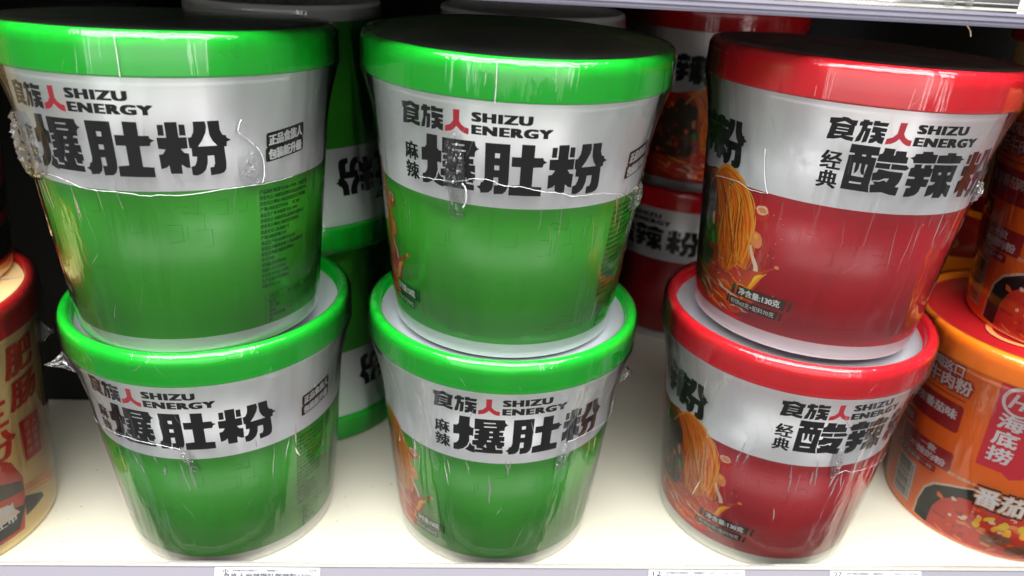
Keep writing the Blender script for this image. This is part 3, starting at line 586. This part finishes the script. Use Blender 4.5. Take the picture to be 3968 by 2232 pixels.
c = copy_tree(RU, rootmat(.166,.545,0,0,0,-52), 'red lidded cup on the shelf far back, between the middle and red stacks', g3); make_film(c, H, 41, False)
c = copy_tree(RU, rootmat(.166,.545,ZU,0,0,60), 'red lidded cup on top of the far back stack, left of the front red cups', g3); make_film(c, H, 43, False)
# ------------------------------------------------------------------ orange cups
HO = .114
def outline(s, x0, x1, y0, y1, fill, edge, w, lift, rise=0., bx=.25):
    return T(s,x0-w,x1+w,y0-w,y1+w,edge,lift,w*1.1,w*1.1,0,rise)+T(s,x0,x1,y0,y1,fill,lift+.04,bx,bx*.5,0,rise)
def orange_cup(mw, label, dx=0., rz=0.):
    e = empty('noodle_cup', mw, label, 'noodle cup', 'orange noodle cups at the right end'); pr = (RB, RTOP, H-HL)
    z1 = HO-.0135; rr = lambda z: RB+(RTOP-RB)*z/(H-HL)
    lathe('body', [(.0005,.002,0),(RB-.004,.002,0),(RB-.0035,.0002,0),(RB-.001,0,0),(rr(0),.001,0),(rr(z1),z1,0),(rr(z1),z1+.004,0)], ['orange'], e)
    make_lid(e, 'orange_lid', HO, .0135, .0035, 'maroon')
    lid = e.children[-1]
    vs, fs = [], []
    for r0, r1 in ((.017,.020),(.0105,.0118)):
        for k in range(48):
            b = len(vs)
            for rr_, kk in ((r0,k),(r1,k),(r1,k+1),(r0,k+1)): vs.append((rr_*cos(kk*pi/24)-.018, rr_*.8*sin(kk*pi/24)-.012, HO-.0035+.0004))
            fs.append((b,b+1,b+2,b+3))
    link('lid_emblem', mesh('lid_emblem', vs, fs, smooth=False), ['peanut'], lid)
    P = wrap('recipe_lettering', outline('番茄牛肉粉',-104,-60.5,81.5,89.5,'white','maroon',1.0,.1,.05)+outline('就喝这口',-90,-66.5,91.0,97.0,'white','maroon',.8,.1,.04), pr, e)
    wrap('flavour_box', [(flat_fill(rrect(-101,-61.5,59.5,75.5,2,.05)),'maroon',.08),(ribbon([(-100,78.6),(-62,80.4)],.6),'maroon',.08)]+T('浓浓番茄味',-98,-64,66.6,72.4,'white',.14,.3,.1,0,.05), pr, e)
    wrap('slogan_box', [(flat_fill(rrect(-96,-59.5,36.5,48.2,1.5,.05)+[]),'maroon',.08),(flat_fill(rrect(-110,-88,49.5,57.5,1.5,.05)),'maroon',.08),(flat_fill(rrect(-100,-67,31.5,35.6,1,.05)),'maroon',.08)]
         +T('一款',-80.5,-69.5,43.8,48.0,'white',.14,.25,.1,0,.05)+T('不辣的粉',-89,-62.6,38.2,42.6,'white',.14,.3,.1,0,.05)+T('吃了还想来一杯',-98,-69,32.4,34.9,'white',.14,.1,0,0,.05)+T('一款番茄',-107,-90,51,55.5,'white',.14,.1,0,0,.05), pr, e)
    wrap('brand_banner', [(flat_fill([[(-49.8,100.2),(-27,100.2),(-27,51),(-32.8,48.6),(-37,51.5),(-49.2,51.5)]]),'pink',.08),
        (ribbon([(-39.5+7.6*cos(R(a)),91.5+7.4*sin(R(a))) for a in range(-50,300,10)],(1.2,1.8,1.2)),'white',.14)]
        +T('Hi',-44.8,-36.5,87.6,95.6,'white',.14,.3,.1,.25)+T('海',-46.4,-35,75.4,84,'white',.14,.35,.2)+T('底',-46.4,-35,66,74.6,'white',.14,.35,.2)+T('捞',-46.4,-35,56.2,65,'white',.14,.35,.2), pr, e)
    bars = []; rnd = random.Random(9); y = 7.0
    while y < 28.4:
        w = rnd.choice((.25,.45,.7)); bars += rect(-94.5,-82.5,y,y+w); y += w+rnd.choice((.35,.5,.75))
    dg = []
    for i, ch in enumerate('6977843300064'): dg += T(ch,-81.8,-80.2,7.2+i*1.65,8.5+i*1.65,'black',.14)
    wrap('barcode', [(rect(-96,-79,5.4,30),'white',.08),(bars,'black',.12)]+dg, pr, e)
    r = random.Random(21); pc = []
    pc.append((flat_fill([[(-74,3),(-73.5,12),(-71,22),(-66,28),(-58,32),(-46,36.5),(-30,38),(-5,38),(25,38),(35,25),(32,3),(0,1.2),(-60,1.2)]]),'pale',.06))
    pc.append((flat_fill([[(-72.6,3),(-72.3,12),(-69.8,21.5),(-65,27),(-57,31),(-46,35.4),(-30,37),(-5,37),(24,37),(33,25),(31,3),(0,1.4),(-60,1.4)]]),'black',.08))
    pc.append((flat_fill([[(-64,1.5),(-63,14),(-59,22),(-50,28),(-38,30),(-20,29),(0,30),(20,28),(26,16),(24,1.6)]]),'tomato',.10))
    for k in range(90):
        x, yy = r.uniform(-61,20), r.uniform(3,26); a = r.uniform(-.4,.4)
        pc.append((blob(x,yy,r.uniform(.8,3.2),r.uniform(.4,1.4),10,.25,a,r), r.choice(['tomato','soup','pale','soup','tomato','o1','peanut']), .12+.001*k))
    for k in range(16): pc.append((blob(r.uniform(-42,-8),r.uniform(15.5,24),r.uniform(1.6,3.2),r.uniform(1.3,2.3),9,.15,r.uniform(0,3),r), r.choice(['corn','corn','o3']), .23+.001*k))
    for cx, cy, a, b in ((-27,11,8,3.6),(-12,8,9,3.4),(2,13,8,4)):
        pc.append((blob(cx,cy,a,b,18,.1,.2,r),'beef',.25))
        for k in range(14): pc.append((ribbon([(cx+r.uniform(-a,a)*.6,cy+r.uniform(-b,b)*.6),(cx+r.uniform(-a,a)*.7,cy+r.uniform(-b,b)*.7)],(.1,.5,.1)), r.choice(['dark','pale','soup']), .256+.001*k))
    wrap('bowl_picture', pc, pr, e)
    wrap('dish_lettering', T('番茄牛肉',-46,6,27.2,41.6,'black',.30,1.3,1.2,0,-.03)+T('番茄牛肉',-45,5,28.2,40.6,'peanut',.34,.75,.6,0,-.03)+T('番茄牛肉',-44.4,4.4,28.8,40,'white',.38,.35,.2,0,-.03), pr, e)
    wrap('picture_note', T('图片仅供参考',-60,-45,37.5,39.6,'pale',.08,.1,0,0,.02), pr, e)
    return e
OL = orange_cup(rootmat(.292,.327,0,0,0,0), 'orange cup standing on the shelf at the right edge, red banner with white characters')
ofs = make_film(OL, HO, 51, False, .5)
OU = copy_tree(OL, rootmat(.306,.328,HO-.0030,0,0,-17), 'orange cup on top of the orange stack, its barcode beside a black bowl', 'orange noodle cups at the right end')
make_film(OU, HO, 53, True, .5)
OB = copy_tree(OL, rootmat(.300,.462,0,0,0,40), 'orange noodle cup in the second row behind the orange stack', g3)
# ------------------------------------------------------------------ cream cups
HC_ = .1225
def cream_cup(mw, label):
    e = empty('noodle_cup', mw, label, 'noodle cup', 'cream noodle cups at the left end'); pr = (RB, RTOP, H-HL)
    z1 = HC_-HL; rr = lambda z: RB+(RTOP-RB)*z/(H-HL)
    lathe('body', [(.0005,.002,0),(RB-.004,.002,0),(RB-.0035,.0002,0),(RB-.001,0,0),(rr(0),.001,0),(rr(z1)-.0006,z1,0),(rr(z1)-.0006,z1+.004,0)], ['cream'], e)
    make_lid(e, 'darkred_lid', HC_, HL, .0040, 'cream'); lid = e.children[-1]
    r = random.Random(4); vs, fs, mi = [], [], []
    for k in range(26):      # streaky picture printed on the lid
        x, y, a = r.uniform(-.042,.042), r.uniform(-.035,.035), r.uniform(-.2,.2); w, d = r.uniform(.008,.016), r.uniform(.0010,.0032); b = len(vs)
        for sx, sy in ((-w,-d*.3),(-w*.4,-d),(w*.5,-d*.8),(w,d*.2),(w*.4,d),(-w*.6,d*.8)): vs.append((x+sx*cos(a)-sy*sin(a), y+sx*sin(a)+sy*cos(a), HC_-.0040+.0004+k*.00001))
        fs.append(list(range(b,b+6))); mi.append(k % 4)
    link('lid_picture', mesh('lid_picture', vs, fs, mi, False), ['white','corn','dark','pale'], lid)
    def big(s, a, b, c, d): return T(s,a,b,c,d,'tomato',.08,.55,.3,.12)
    wrap('brush_title', big('肥',77,98,86,101)+big('肠',77,97.5,69.5,83.5)+big('辣',46,73,84,102)+big('生',46,75,66,82)+big('粉',48,76.5,49,64.5), pr, e)
    s = [(flat_fill([[(80.5,62.4),(95.8,60.8),(95,38.2),(81.5,40.2)]]),'pink',.08)]
    for i, ch in enumerate('顶流美味'): s += T(ch,83,87,56.5-i*4.6,60-i*4.6,'cream',.12)
    for i, ch in enumerate('人间至味'): s += T(ch,89,93,55.5-i*4.6,59-i*4.6,'cream',.12)
    wrap('seal_print', s, pr, e)
    w = [(flat_fill([[(10,47),(40,52),(67,50),(72,46),(77.3,34),(76.6,22),(73,6),(10,6)]]),'tomato',.08),(flat_fill([[(30,38),(60,40),(76,33),(76.5,27),(60,30),(30,28)]]),'dark',.12),(flat_fill([[(30,22),(60,24),(76,19),(75.5,12),(90.5,13.2),(89,16.5),(77,23),(70,8),(30,8)]]),'black',.14),
         (flat_fill([[(56,27),(66,25.5),(72,17),(58,16)]]),'pale',.16)]
    w += T('福气到',52,69,20,25,'white',.2,.3,.1)+T('上市',58,70,14,18.6,'white',.2,.3,.1)
    for k in range(7): w.append((ribbon(spline([(77,24+k*.9),(90,20.5+k*.8),(104,15+k*.9),(122,11+k)],5),(.4,1.0,.3)), ['o2','o3','pale','o1','o3','o2','o3'][k], .10+.004*k))
    wrap('bowl_picture', w, pr, e)
    return e
XL = cream_cup(rootmat(-.251,.305,0,0,0,0), 'cream cup with red lid and red brush characters, on the shelf at the left edge')
make_film(XL, HC_, 61, False, .5); flap(XL, (112,92), HC_, .006, 3.3, 7)
XU = copy_tree(XL, rootmat(-.258,.3265,HC_-.0032,0,0,60), 'cream cup stacked on the red lid at the left edge, mostly out of frame', 'cream noodle cups at the left end')
make_film(XU, HC_, 63, False, .5)
XB = copy_tree(XL, rootmat(.420,.500,ZU,0,0,0), 'pale cup on the back row above the right end of the upper red lid', g3)
XB2 = copy_tree(XL, rootmat(.420,.500,0,0,0,90), 'pale cup on the shelf in the back row behind the orange stack', g3)
# ------------------------------------------------------------------ odds and ends
bc = boxes('shade_filler', [(-.285,-.162,.405,.58,.0005,.232,0)], ['shade_box'], None, .0015)  # added black box stands in for the darkness at the rear left
tag(bc, 'black filler box standing in for the shade behind the cream cups and left green stack', 'shade_box')
for i, (x, w) in enumerate(((.165,.11),(.040,.05))):
    p = boxes('food_pack', [(x-w/2,x+w/2,.330,.40,.2604,.30,0)], ['beige'], None, .006)
    tag(p, ['wide beige pack on the shelf above, over the upper red cup','small beige pack on the shelf above, over the upper middle cup'][i], 'food pack', 'packs standing on the shelf above')
pts = [Vector((.1665+.0035*t+.0006*sin(t*3), .2655+.001*t, .2545-.0040*t)) for t in [i/10 for i in range(11)]]
o = tube('loose_fibre', pts, .00022, 'pale', None); tag(o, 'thin pale fibre hanging under the clear price rail', 'fibre')
